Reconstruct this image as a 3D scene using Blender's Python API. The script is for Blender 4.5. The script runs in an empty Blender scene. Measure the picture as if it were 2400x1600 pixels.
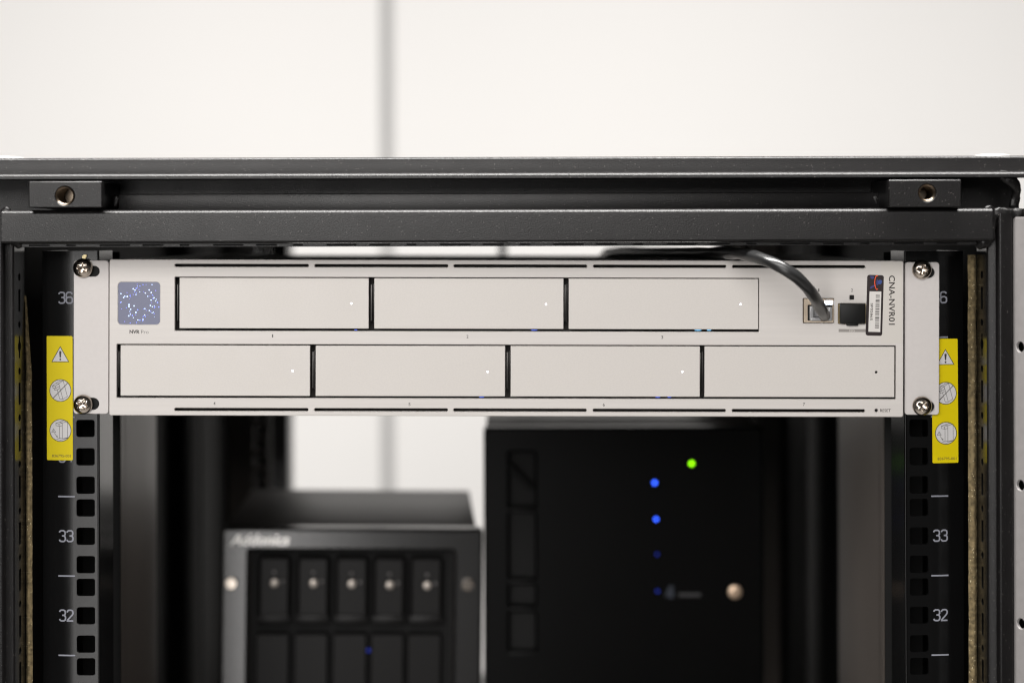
import bpy, bmesh, math, random
from mathutils import Vector, Matrix, noise
from mathutils.geometry import delaunay_2d_cdt
random.seed(7)
R = math.radians
S = 0.001                      # everything below is written in millimetres
SC = bpy.context.scene
COL = SC.collection

# ------------------------------------------------------------------ camera
FPX = 4209.0                   # focal length in photo pixels (2400 wide)
VU, VV = 1180.0, 560.0         # where the optical axis meets the photo
TH = 0.0025                    # small roll of the hand held camera
cam_d = bpy.data.cameras.new('camera'); cam = bpy.data.objects.new('camera', cam_d); COL.objects.link(cam)
r_ = Vector((math.cos(TH), 0, -math.sin(TH))); u_ = Vector((math.sin(TH), 0, math.cos(TH))); b_ = Vector((0, -1, 0))
m3 = Matrix((r_, u_, b_)).transposed()
cam.matrix_world = Matrix.Translation((0, -1.0, 0)) @ m3.to_4x4()
cam_d.sensor_width = 36; cam_d.lens = FPX / 2400 * 36
cam_d.shift_x = (1200 - VU) / 2400; cam_d.shift_y = (VV - 800) / 2400
cam_d.clip_start = 0.01; cam_d.clip_end = 50
cam_d.dof.use_dof = True; cam_d.dof.focus_distance = 0.998; cam_d.dof.aperture_fstop = 4.0
cam_d.dof.aperture_blades = 9
SC.camera = cam

# ------------------------------------------------------------------ light
w = bpy.data.worlds.new('World'); SC.world = w; w.use_nodes = True
bg = w.node_tree.nodes['Background']; bg.inputs[0].default_value = (1, .975, .95, 1); bg.inputs[1].default_value = 0.06

def area(name, loc, target, sx, sy, watts, col):
    d = bpy.data.lights.new(name, 'AREA'); d.shape = 'RECTANGLE'; d.size = sx; d.size_y = sy
    d.energy = watts; d.color = col
    o = bpy.data.objects.new(name, d); COL.objects.link(o); o.location = loc
    o.rotation_euler = (Vector(target) - Vector(loc)).to_track_quat('-Z', 'Y').to_euler()
    return o
area('front_room_light', (-0.5, -1.9, 0.6), (0, 0, -0.1), 2.0, 0.8, 36, (1, .972, .945))
area('left_sheen_light', (-0.44, -1.75, -0.2), (-0.2, 0, -0.1), 0.48, 1.6, 11, (1, .975, .955))  # area lamp added behind the camera for the sheen on the left
area('ceiling_light', (0.05, -0.34, 1.5), (0.05, -0.33, 0), 1.8, 0.5, 180, (1, .972, .945))
area('wall_fill_light', (0.0, 1.0, 0.85), (0, 2.5, -0.2), 2.6, 0.6, 4.2, (1, .985, .97))  # unseen lamp added behind the rack to brighten the back wall

vs = SC.view_settings
vs.view_transform = 'Standard'; vs.look = 'None'; vs.exposure = 0; vs.gamma = 1; vs.use_curve_mapping = False
SC.render.engine = 'CYCLES'
SC.cycles.use_denoising = True
try: SC.cycles.denoiser = 'OPENIMAGEDENOISE'
except Exception: pass
SC.cycles.pixel_filter_type = 'BLACKMAN_HARRIS'; SC.cycles.filter_width = 1.2
SC.cycles.max_bounces = 8; SC.cycles.caustics_reflective = False; SC.cycles.caustics_refractive = False
SC.cycles.sample_clamp_indirect = 6

# ------------------------------------------------------------------ materials
def lin(c):
    return tuple((x/255/12.92 if x/255 <= .04045 else ((x/255+.055)/1.055)**2.4) for x in c)
def mat(name, col, rough=.5, metal=0., spec=.5, bump=None, var=None, emit=None, speck=None, coat=0, stretch=(1, 1, 1), trans=0., roughvar=None):
    """col linear rgb; bump=(scale, strength); var=(scale, amount); speck=(scale, threshold, colour)"""
    m = bpy.data.materials.new(name); m.use_nodes = True
    nt = m.node_tree; N = nt.nodes; L = nt.links; b = N['Principled BSDF']
    b.inputs['Base Color'].default_value = (*col, 1); b.inputs['Roughness'].default_value = rough
    b.inputs['Metallic'].default_value = metal; b.inputs['Specular IOR Level'].default_value = spec
    if coat: b.inputs['Coat Weight'].default_value = coat; b.inputs['Coat Roughness'].default_value = .2
    if trans: b.inputs['Transmission Weight'].default_value = trans
    if emit: b.inputs['Emission Color'].default_value = (*emit[0], 1); b.inputs['Emission Strength'].default_value = emit[1]
    if bump or var or speck or roughvar:
        tc = N.new('ShaderNodeTexCoord'); mp = N.new('ShaderNodeMapping'); L.new(tc.outputs['Object'], mp.inputs[0])
        mp.inputs['Scale'].default_value = stretch
    if bump:
        n = N.new('ShaderNodeTexNoise'); n.inputs['Scale'].default_value = bump[0]; n.inputs['Detail'].default_value = 3
        L.new(mp.outputs[0], n.inputs['Vector'])
        bp = N.new('ShaderNodeBump'); bp.inputs['Strength'].default_value = bump[1]; bp.inputs['Distance'].default_value = .0004
        L.new(n.outputs['Fac'], bp.inputs['Height']); L.new(bp.outputs[0], b.inputs['Normal'])
    last = None
    if var:
        n = N.new('ShaderNodeTexNoise'); n.inputs['Scale'].default_value = var[0]; n.inputs['Detail'].default_value = 4
        L.new(mp.outputs[0], n.inputs['Vector'])
        mr = N.new('ShaderNodeMapRange'); mr.inputs['To Min'].default_value = 1 - var[1]; mr.inputs['To Max'].default_value = 1 + var[1]
        mr.inputs['From Min'].default_value = .25; mr.inputs['From Max'].default_value = .75
        L.new(n.outputs['Fac'], mr.inputs['Value'])
        mx = N.new('ShaderNodeMix'); mx.data_type = 'RGBA'; mx.blend_type = 'MULTIPLY'; mx.inputs['Factor'].default_value = 1
        mx.inputs['A'].default_value = (*col, 1); L.new(mr.outputs[0], mx.inputs['B']); last = mx.outputs['Result']
    if speck:
        v = N.new('ShaderNodeTexVoronoi'); v.inputs['Scale'].default_value = speck[0]; L.new(tc.outputs['Object'], v.inputs['Vector'])
        # only a few random cells carry a bright flake
        sep = N.new('ShaderNodeSeparateColor'); L.new(v.outputs['Color'], sep.inputs[0])
        g = N.new('ShaderNodeMath'); g.operation = 'GREATER_THAN'; g.inputs[1].default_value = speck[1]; L.new(sep.outputs[0], g.inputs[0])
        l2 = N.new('ShaderNodeMath'); l2.operation = 'LESS_THAN'; l2.inputs[1].default_value = .38; L.new(v.outputs['Distance'], l2.inputs[0])
        mu = N.new('ShaderNodeMath'); mu.operation = 'MULTIPLY'; L.new(g.outputs[0], mu.inputs[0]); L.new(l2.outputs[0], mu.inputs[1])
        mx = N.new('ShaderNodeMix'); mx.data_type = 'RGBA'; L.new(mu.outputs[0], mx.inputs['Factor'])
        if last: L.new(last, mx.inputs['A'])
        else: mx.inputs['A'].default_value = (*col, 1)
        mx.inputs['B'].default_value = (*speck[2], 1); last = mx.outputs['Result']
    if roughvar:
        n = N.new('ShaderNodeTexNoise'); n.inputs['Scale'].default_value = roughvar[0]; n.inputs['Detail'].default_value = 5
        L.new(mp.outputs[0], n.inputs['Vector'])
        mr = N.new('ShaderNodeMapRange'); mr.inputs['To Min'].default_value = rough - roughvar[1]; mr.inputs['To Max'].default_value = rough + roughvar[1]
        L.new(n.outputs['Fac'], mr.inputs['Value']); L.new(mr.outputs[0], b.inputs['Roughness'])
    if last: L.new(last, b.inputs['Base Color'])
    return m

M = {}
M['paint'] = mat('black_powder_coat', (.0038, .0035, .0036), .34, spec=.25, bump=(1500, .3), var=(90, .12), speck=(1700, .982, (.075, .07, .066)), roughvar=(60, .07))
M['rail'] = mat('rail_black_paint', (.0022, .0022, .0023), .2, spec=.42, bump=(2200, .05), var=(40, .1))
M['panel'] = mat('cabinet_inner_panel', (.105, .089, .078), .34, spec=.7, bump=(900, .08), var=(12, .1))
M['channel'] = mat('side_channel_paint', (.17, .148, .132), .42, spec=.55, bump=(900, .08), var=(12, .1))
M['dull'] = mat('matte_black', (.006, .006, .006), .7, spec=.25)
M['silver'] = mat('brushed_silver_face', (.60, .57, .545), .44, spec=.5, bump=(900, .08), var=(260, .035), stretch=(.06, 1, 1.6), roughvar=(14, .12))
M['ear'] = mat('silver_ear', (.585, .555, .54), .48, spec=.4, bump=(1100, .1), var=(500, .02))
M['tray'] = mat('beadblasted_tray', (.60, .57, .54), .46, spec=.5, bump=(1500, .12), var=(1100, .03), roughvar=(30, .12))
M['traymetal'] = mat('tray_steel', (.05, .048, .046), .35, metal=1., bump=(600, .1))
M['inside'] = mat('recorder_inside', (.03, .024, .021), .6)
M['screw'] = mat('nickel_screw', (.52, .46, .40), .2, metal=1., bump=(200, .03), roughvar=(150, .06))
M['thread'] = mat('threaded_steel', (.16, .13, .10), .28, metal=1.)
M['brass'] = mat('brass_clip', (.62, .52, .30), .35, metal=1.)
M['yellow'] = mat('sticker_yellow', (.62, .495, .0), .45, spec=.25, var=(30, .03))
M['stick_grey'] = mat('sticker_white', (.56, .55, .55), .5)
M['ink'] = mat('dark_ink', (.030, .025, .022), .5)
M['inkgrey'] = mat('grey_ink', (.10, .096, .09), .5)
M['mark'] = mat('rail_print', (.19, .195, .225), .6, spec=.2)
M['foam'] = mat('foam_gasket', (.115, .088, .046), .9, spec=.2, bump=(600, 1.), var=(420, .6), speck=(1500, .95, (.6, .52, .34)))
M['wall'] = mat('white_wall', (.86, .85, .835), .55, spec=.3, var=(1.2, .012))
M['joint'] = mat('wall_joint', (.42, .418, .415), .6)
M['floor'] = mat('floor_grey', (.3, .29, .28), .6, var=(3, .1))
M['flange'] = mat('light_grey_metal', (.22, .21, .207), .45, metal=.2, bump=(1300, .15), var=(200, .06))
M['cable'] = mat('dark_grey_cable', (.012, .0122, .0125), .3, spec=.55, bump=(120, .2), var=(80, .15))
M['plug'] = mat('clear_plug', (.55, .55, .56), .12, spec=.6, trans=.35)
M['port'] = mat('port_shell', (.72, .60, .47), .3, metal=.6)
M['plugblack'] = mat('dust_plug_black', (.004, .004, .004), .5, spec=.25, bump=(500, .05))
M['gold'] = mat('gold_cage', (.75, .58, .30), .3, metal=1.)
M['screen'] = mat('display_glass', (.04, .044, .08), .22, spec=.4, emit=((.062, .067, .115), .9), coat=.2)
M['dot_a'] = mat('display_dot_bright', (.5, .6, 1), .5, emit=((.48, .66, 1.0), 1.35))
M['dot_b'] = mat('display_dot_blue', (.2, .25, .9), .5, emit=((.20, .26, 1.0), 1.0))
M['dot_c'] = mat('display_dot_dim', (.2, .2, .6), .5, emit=((.17, .14, .62), .8))
M['led_w'] = mat('led_white', (.9, .9, 1), .5, emit=((.92, .95, 1.0), 3.))
M['led_port'] = mat('led_port', (.9, .9, 1), .5, emit=((.60, .76, 1.0), 9.))
M['led_g'] = mat('led_green', (.2, .9, .05), .5, emit=((.30, 1.0, .0), 3.2))
M['led_b'] = mat('led_blue', (.05, .1, .9), .5, emit=((.03, .11, 1.0), 4.))
M['led_bd'] = mat('led_blue_dim', (.02, .04, .3), .5, emit=((.004, .012, .2), 1.))
M['glow'] = mat('led_glow_cyan', (.3, .6, 1), .5, emit=((.25, .65, 1.0), .9))
M['glowb'] = mat('led_glow_blue', (.1, .2, 1), .5, emit=((.06, .12, .7), .6))
M['tag'] = mat('asset_tag_dark', (.018, .010, .011), .35, spec=.5)
M['tagblue'] = mat('asset_tag_blue', (.035, .035, .16), .4)
M['tagblue2'] = mat('asset_tag_blue_bright', (.03, .065, .24), .4)
M['tagred'] = mat('asset_tag_red', (.85, .09, .02), .4)
M['white'] = mat('label_white', (.68, .655, .63), .45)
M['tape'] = mat('label_tape', (.605, .575, .535), .38, spec=.45)
M['bar10'] = mat('grey_bar', (.27, .25, .235), .5)
M['nas'] = mat('enclosure_black', (.012, .0115, .0115), .2, spec=1.0, bump=(500, .12), var=(40, .1))
M['nastop'] = mat('enclosure_top', (.03, .026, .023), .45, spec=.5, bump=(700, .1))
M['logo'] = mat('logo_silver', (.86, .84, .81), .4, metal=.9)
M['nasdoor'] = mat('enclosure_door', (.007, .0065, .0065), .4, spec=.22)
M['server'] = mat('tower_black', (.0014, .0014, .0014), .3, spec=.1, var=(20, .2))
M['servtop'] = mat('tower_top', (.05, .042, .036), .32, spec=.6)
M['lockgrey'] = mat('lock_grey', (.5, .45, .4), .35, metal=.6)
M['emblemblue'] = mat('emblem_blue', (.008, .014, .028), .5)
M['emblemgrey'] = mat('emblem_grey', (.028, .028, .03), .5)
M['copper'] = mat('lock_brass', (.62, .46, .33), .38, metal=.75)
M['rubber'] = mat('cap_plastic', (.42, .41, .40), .3, spec=.5, trans=.3)
M['ridge'] = mat('tower_trim', (.006, .006, .006), .45, spec=.15)

# ------------------------------------------------------------------ mesh helpers
def link(name, me, m, parent=None, loc=None, label=None):
    o = bpy.data.objects.new(name, me); COL.objects.link(o)
    if m is not None and not me.materials: me.materials.append(m)
    if parent is not None: o.parent = parent
    if loc: o.location = Vector(loc) * S
    if label: o['label'] = label
    return o
def finish(bm, name, m, parent=None, loc=None, smooth=None, label=None, recalc=True):
    if recalc: bmesh.ops.recalc_face_normals(bm, faces=bm.faces[:])
    for v in bm.verts: v.co *= S
    me = bpy.data.meshes.new(name); bm.to_mesh(me); bm.free()
    if smooth is not None:
        me.polygons.foreach_set('use_smooth', [True] * len(me.polygons))
        try: me.set_sharp_from_angle(angle=R(smooth))
        except Exception: pass
    return link(name, me, m, parent, loc, label)
def empty(name, loc, label, cat, group=None):
    o = bpy.data.objects.new(name, None); COL.objects.link(o); o.location = Vector(loc) * S
    o.empty_display_size = .02; o['label'] = label; o['category'] = cat
    if group: o['group'] = group
    return o
def add_box(bm, x0, x1, y0, y1, z0, z1, bev=0., seg=2):
    r = bmesh.ops.create_cube(bm, size=1)['verts']
    for v in r:
        v.co = Vector((x0 + (v.co.x + .5) * (x1 - x0), y0 + (v.co.y + .5) * (y1 - y0), z0 + (v.co.z + .5) * (z1 - z0)))
    if bev:
        es = list({e for v in r for e in v.link_edges})
        bmesh.ops.bevel(bm, geom=es, offset=bev, segments=seg, affect='EDGES', profile=.5)
def box(name, x0, x1, y0, y1, z0, z1, m, parent=None, bev=0., label=None, seg=2):
    bm = bmesh.new(); add_box(bm, x0, x1, y0, y1, z0, z1, bev, seg)
    return finish(bm, name, m, parent, smooth=35 if bev else None, label=label)
def rr(x0, x1, z0, z1, r=0., n=5):
    if r <= 0: return [(x0, z0), (x1, z0), (x1, z1), (x0, z1)]
    out = []
    for cx, cz, a0 in ((x1 - r, z0 + r, -90), (x1 - r, z1 - r, 0), (x0 + r, z1 - r, 90), (x0 + r, z0 + r, 180)):
        for i in range(n + 1):
            a = R(a0 + 90 * i / n); out.append((cx + r * math.cos(a), cz + r * math.sin(a)))
    return out
def circ(cx, cz, r, n=24, rz=None):
    return [(cx + r * math.cos(2*math.pi*i/n), cz + (rz or r) * math.sin(2*math.pi*i/n)) for i in range(n)]
def sarea(p): return sum(p[i][0]*p[(i+1) % len(p)][1] - p[(i+1) % len(p)][0]*p[i][1] for i in range(len(p))) / 2
def offs(p, d):
    """shift a closed loop to its left by d"""
    n = len(p); out = []
    for i in range(n):
        a, b, c = Vector(p[i-1]), Vector(p[i]), Vector(p[(i+1) % n])
        e1 = (b - a).normalized(); e2 = (c - b).normalized()
        n1 = Vector((-e1.y, e1.x)); n2 = Vector((-e2.y, e2.x)); mm = n1 + n2
        if mm.length < 1e-6: mm = n1.copy()
        mm.normalize(); k = d / max(.35, mm.dot(n1)); out.append((b.x + mm.x*k, b.y + mm.y*k))
    return out
def inside(pt, poly):
    x, y = pt; c = False; n = len(poly); j = n - 1
    for i in range(n):
        xi, yi = poly[i]; xj, yj = poly[j]
        if (yi > y) != (yj > y) and x < (xj - xi) * (y - yi) / (yj - yi) + xi: c = not c
        j = i
    return c
def tri(loops):
    vs, es, = [], []
    for lp in loops:
        b = len(vs); vs += [Vector(p) for p in lp]; n = len(lp); es += [(b + i, b + (i+1) % n) for i in range(n)]
    ov, oe, of, orv, _, _ = delaunay_2d_cdt(vs, es, [], 0, 1e-7)
    mp = [o[0] if o else -1 for o in orv]; out = []
    for f in of:
        c = sum((Vector(ov[i]) for i in f), Vector((0, 0))) / len(f)
        if inside(c, loops[0]) and not any(inside(c, h) for h in loops[1:]):
            t = [mp[i] for i in f]
            if -1 in t: continue
            a = [vs[i] for i in t]
            if (a[1]-a[0]).cross(a[2]-a[0]) < 0: t.reverse()
            out.append(t)
    return out
def add_plate(bm, outer, holes, y0, t, ch=0., back=True, tf=None):
    """upright sheet facing -Y with real openings and chamfered rims"""
    if sarea(outer) < 0: outer = outer[::-1]
    loops = [outer] + [h if sarea(h) < 0 else h[::-1] for h in holes]
    fr = [offs(l, ch) for l in loops] if ch else loops
    T = tri(fr); f = tf or (lambda x, y, z: (x, y, z))
    def ring(ls, y): return [bm.verts.new(f(p[0], y, p[1])) for l in ls for p in l]
    rings = [ring(fr, y0)]
    if ch: rings.append(ring(loops, y0 + ch))
    if t > 0: rings.append(ring(loops, y0 + t))
    for a in T: bm.faces.new([rings[0][i] for i in a])
    for k in range(len(rings) - 1):
        b = 0
        for l in loops:
            n = len(l)
            for i in range(n):
                j = (i+1) % n
                bm.faces.new((rings[k][b+i], rings[k+1][b+i], rings[k+1][b+j], rings[k][b+j]))
            b += n
    if back and t > 0:
        for a in T: bm.faces.new([rings[-1][i] for i in reversed(a)])
def plate(name, outer, holes, y0, t, m, parent=None, ch=0., loc=None, label=None, smooth=40):
    bm = bmesh.new(); add_plate(bm, outer, holes, y0, t, ch)
    return finish(bm, name, m, parent, loc, smooth=smooth, label=label)
def flat(name, polys, y, m, parent, loc=None, label=None):
    """printed ink: flat polygons lying just proud of a face"""
    bm = bmesh.new()
    for k, p in enumerate(polys):
        if sarea(p) < 0: p = p[::-1]
        vs = [bm.verts.new((q[0], y - .004*k, q[1])) for q in p]
        for a in tri([p]): bm.faces.new([vs[i] for i in a])
    return finish(bm, name, m, parent, loc, label=label, recalc=False)
def ribbon(p, wd, closed=False):
    """polyline -> list of polygons (mitred band)"""
    n = len(p); L_, R_ = [], []
    for i in range(n):
        b = Vector(p[i]); a = Vector(p[i-1]) if (i or closed) else None; c = Vector(p[(i+1) % n]) if (i < n-1 or closed) else None
        e1 = (b - a).normalized() if a is not None else None; e2 = (c - b).normalized() if c is not None else None
        if e1 is None: e1 = e2
        if e2 is None: e2 = e1
        n1 = Vector((-e1.y, e1.x)); n2 = Vector((-e2.y, e2.x)); mm = n1 + n2
        if mm.length < 1e-4: mm = n1.copy()
        mm.normalize(); k = wd / 2 / max(.5, mm.dot(n1))
        L_.append((b.x + mm.x*k, b.y + mm.y*k)); R_.append((b.x - mm.x*k, b.y - mm.y*k))
    rng = range(n if closed else n - 1)
    return [[L_[i], R_[i], R_[(i+1) % n], L_[(i+1) % n]] for i in rng]
def strokes(name, lines, wd, y, m, parent, loc=None):
    bm = bmesh.new()
    for k, l in enumerate(lines):
        closed = l[0] == l[-1] and len(l) > 2
        pts = l[:-1] if closed else l
        for q in ribbon(pts, wd, closed):
            if sarea(q) < 0: q = q[::-1]
            bm.faces.new([bm.verts.new((a[0], y - .006*k, a[1])) for a in q])
    return finish(bm, name, m, parent, loc, recalc=False)
def text(name, body, x0, x1, z0, z1, y, m, parent, bold=0., rot=0, shear=0., space=1., loc=None):
    """print body into the box x0..x1, z0..z1 (rot=-90 reads downwards)"""
    cu = bpy.data.curves.new('t', 'FONT'); cu.body = body; cu.size = 1; cu.offset = bold; cu.shear = shear; cu.space_character = space
    cu.resolution_u = 3
    to = bpy.data.objects.new('t', cu); COL.objects.link(to)
    me = bpy.data.meshes.new_from_object(to.evaluated_get(bpy.context.evaluated_depsgraph_get()))
    bpy.data.objects.remove(to); bpy.data.curves.remove(cu)
    xs = [v.co.x for v in me.vertices]; ys = [v.co.y for v in me.vertices]
    ax, bx, ay, by = min(xs), max(xs), min(ys), max(ys)
    for v in me.vertices:
        a = (v.co.x - ax) / (bx - ax); b = (v.co.y - ay) / (by - ay)
        if rot == -90: p = (x0 + b * (x1 - x0), y, z1 - a * (z1 - z0))
        else: p = (x0 + a * (x1 - x0), y, z0 + b * (z1 - z0))
        v.co = Vector(p) * S
    me.name = name
    return link(name, me, m, parent, loc)
def prism_x(name, prof, x0, x1, m, parent, nseg=1, label=None):
    """(y,z) outline drawn out along x"""
    bm = bmesh.new(); rows = []
    for k in range(nseg + 1):
        x = x0 + (x1 - x0) * k / nseg; rows.append([bm.verts.new((x, p[0], p[1])) for p in prof])
    n = len(prof)
    for k in range(nseg):
        for i in range(n): bm.faces.new((rows[k][i], rows[k][(i+1) % n], rows[k+1][(i+1) % n], rows[k+1][i]))
    bm.faces.new(rows[0]); bm.faces.new(rows[-1][::-1])
    return finish(bm, name, m, parent, smooth=50, label=label)
def prism_z(name, prof, z0, z1, m, parent, label=None):
    bm = bmesh.new()
    a = [bm.verts.new((p[0], p[1], z0)) for p in prof]; b = [bm.verts.new((p[0], p[1], z1)) for p in prof]; n = len(prof)
    for i in range(n): bm.faces.new((a[i], a[(i+1) % n], b[(i+1) % n], b[i]))
    bm.faces.new(a); bm.faces.new(b[::-1])
    return finish(bm, name, m, parent, smooth=50, label=label)
def arc(cy, cz, r, a0, a1, n=5):
    return [(cy + r*math.cos(R(a0 + (a1-a0)*i/n)), cz + r*math.sin(R(a0 + (a1-a0)*i/n))) for i in range(n + 1)]
def lathe(bm, prof, n=28, at=(0, 0, 0)):
    """(radius, y) outline turned round the y axis"""
    rows = []
    for r, y in prof:
        if r < 1e-5: rows.append([bm.verts.new((at[0], at[1] + y, at[2]))])
        else: rows.append([bm.verts.new((at[0] + r*math.cos(2*math.pi*i/n), at[1] + y, at[2] + r*math.sin(2*math.pi*i/n))) for i in range(n)])
    for a, b in zip(rows, rows[1:]):
        for i in range(n):
            j = (i+1) % n
            if len(a) == 1 and len(b) == 1: continue
            if len(a) == 1: bm.faces.new((a[0], b[j], b[i]))
            elif len(b) == 1: bm.faces.new((a[i], a[j], b[0]))
            else: bm.faces.new((a[i], a[j], b[j], b[i]))
def spline(pts, per=8):
    out = []; P = [Vector(p) for p in pts]
    for i in range(len(P) - 1):
        p0 = P[max(i-1, 0)]; p1 = P[i]; p2 = P[i+1]; p3 = P[min(i+2, len(P)-1)]
        for k in range(per):
            t = k / per
            out.append(.5 * ((2*p1) + (p2-p0)*t + (2*p0-5*p1+4*p2-p3)*t*t + (3*p1-p0-3*p2+p3)*t**3))
    out.append(P[-1]); return out
def tube(name, pts, rad, m, parent=None, n=18, wob=0., label=None):
    bm = bmesh.new(); rows = []; up = Vector((0, 0, 1)); nrm = None
    for i, p in enumerate(pts):
        t = (pts[min(i+1, len(pts)-1)] - pts[max(i-1, 0)]).normalized()
        nrm = t.orthogonal().normalized() if nrm is None else (nrm - t*nrm.dot(t)).normalized()
        bn = t.cross(nrm); row = []
        for k in range(n):
            a = 2*math.pi*k/n; r = rad
            if wob: r += wob * noise.noise(Vector((i*.12, math.cos(a)*1.1, math.sin(a)*1.1)))
            row.append(bm.verts.new(p + (nrm*math.cos(a) + bn*math.sin(a)) * r))
        rows.append(row)
    for a, b in zip(rows, rows[1:]):
        for k in range(n): bm.faces.new((a[k], a[(k+1) % n], b[(k+1) % n], b[k]))
    bm.faces.new(rows[0]); bm.faces.new(rows[-1][::-1])
    return finish(bm, name, m, parent, smooth=60, label=label)

def K(Y): return (1000 + Y) / FPX
def L(u, v, Y=0):
    a = u - VU; b = v - VV
    a, b = a - b*TH, b + a*TH
    return a * K(Y), -b * K(Y)
def LX(u, Y=0, v=1000): return L(u, v, Y)[0]
def LZ(v, Y=0, u=1180): return L(u, v, Y)[1]

FLOOR = -1750.
# ------------------------------------------------------------------ setting: floor and white wall behind
box('floor', -3500, 3500, -2600, 2600, FLOOR - 20, FLOOR, M['floor'])['kind'] = 'structure'
wall = box('wall', -4000, 4000, 2530, 2600, FLOOR, 2400, M['joint']); wall['kind'] = 'structure'
jx = (908 - VU) * 3500 / FPX
box('panel', -4000, jx - 11, 2500, 2529.5, FLOOR, 2400, M['wall'], wall, bev=4)
box('panel', jx + 8, 4000, 2506, 2529.5, FLOOR, 2400, M['wall'], wall, bev=9, seg=4)

# ------------------------------------------------------------------ the rack cabinet
rack = empty('server_rack', (0, 0, FLOOR), 'black steel server rack cabinet with numbered mounting rails around the silver recorder', 'server rack')
class Shift:  # parts keep world millimetres; the empty sits on the floor
    pass
RK = bpy.data.objects.new('tmp', None)
rack.location = (0, 0, 0)

def nose(y, z, k=1.):
    """rolled sheet edge: starts flat at (y, z) and turns forward and down"""
    out = [(y, z)]
    for el, ln in ((85, .5), (68, .4), (56, .45), (48, .5), (41, .5), (34, .5), (26, .45), (14, .45), (4, .4)):
        y -= ln*k*math.sin(R(el)); z -= ln*k*math.cos(R(el)); out.append((y, z))
    return out
# upper roof beam with its protruding ledge
zt, z1, z2 = LZ(368, -30), LZ(405, -30), LZ(418.5, -38)
prof = [(0, zt)] + nose(-28.4, zt, .6) + [(-30.02, z1 + .5)]
prof += [(-30.3, z1)] + nose(-34.4, z1, .95) + [(-36.98, z2 + .3), (-36.4, z2), (-28, z2 - .1), (-24, z2 + 3), (0, z2 + 3)]
prism_x('roof_beam', prof, -303, 303, M['paint'], rack, 1)
# recess behind: cavity plate and the lighter mid strip
zb = LZ(492, -30)
box('cavity_plate', -302, LX(2386, 4), 4, 7, zb - 4, z2 + 2, M['paint'], rack)
box('mid_strip', LX(282, -14), LX(2080, -14), -18, -12, zb - 2, LZ(453, -18), M['paint'], rack, bev=.6)
# lower crossbar
zc, zd, ze = LZ(490, -34), LZ(567, -38), LZ(577, -34)
prof = [(-4, zc)] + nose(-34.6, zc, 1.0) + [(-37.4, zd + 1)] + arc(-36.2, zd + 1, 1.2, 180, 270, 3) + [(-35, zd), (-34.5, zd - .2), (-4, zd - .2)]
prism_x('crossbar', prof, LX(6, -36), LX(2313, -36) + 3, M['paint'], rack, 1)
# thin folded lip under it with a row of slots
x = LX(70, -34); holes = []
k = 0
while x < LX(2270, -34):
    wd = (11, 5, 16)[k % 3]; holes.append(rr(x, x + wd, ze + .75, ze + 1.25, .2, 2)); x += wd + (9, 13, 7)[k % 3]; k += 1
plate('crossbar_lip', rr(LX(52, -34), LX(2290, -34), ze, zd - .3), holes, -34.4, 1.6, M['paint'], rack, ch=.2)

box('lip_light_block', LX(52, -34), LX(2290, -34), -32.6, -31, ze + .1, zd - .4, M['dull'], rack)  # dark sheet added to keep wall light out of the slots
# blocks with threaded holes
for u0, u1, v0, v1, hu, hv, hr in ((67, 239, 425, 487, 152, 459, 22), (2083, 2253, 421, 486, 2173, 452, 20)):
    Y = -42
    a, zz0 = L(u0, v1, Y); b, zz1 = L(u1, v0, Y); hx, hz = L(hu, hv, Y); r = hr * K(Y)
    blk = plate('threaded_block', rr(a, b, zz0, zz1, .5, 2), [circ(hx, hz, r, 32)], Y, 44, M['paint'], rack, ch=.5)
    bm = bmesh.new(); prof = [(r + .02, .3), (r - .5, 1.0)]
    for i in range(12): prof += [(r - .9, 1.3 + i*1.25), (r - .35, 1.9 + i*1.25)]
    prof += [(r - .9, 17), (0, 17)]
    lathe(bm, prof, 32, (hx, Y, hz)); finish(bm, 'threaded_hole', M['thread'], blk, smooth=30)

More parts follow.
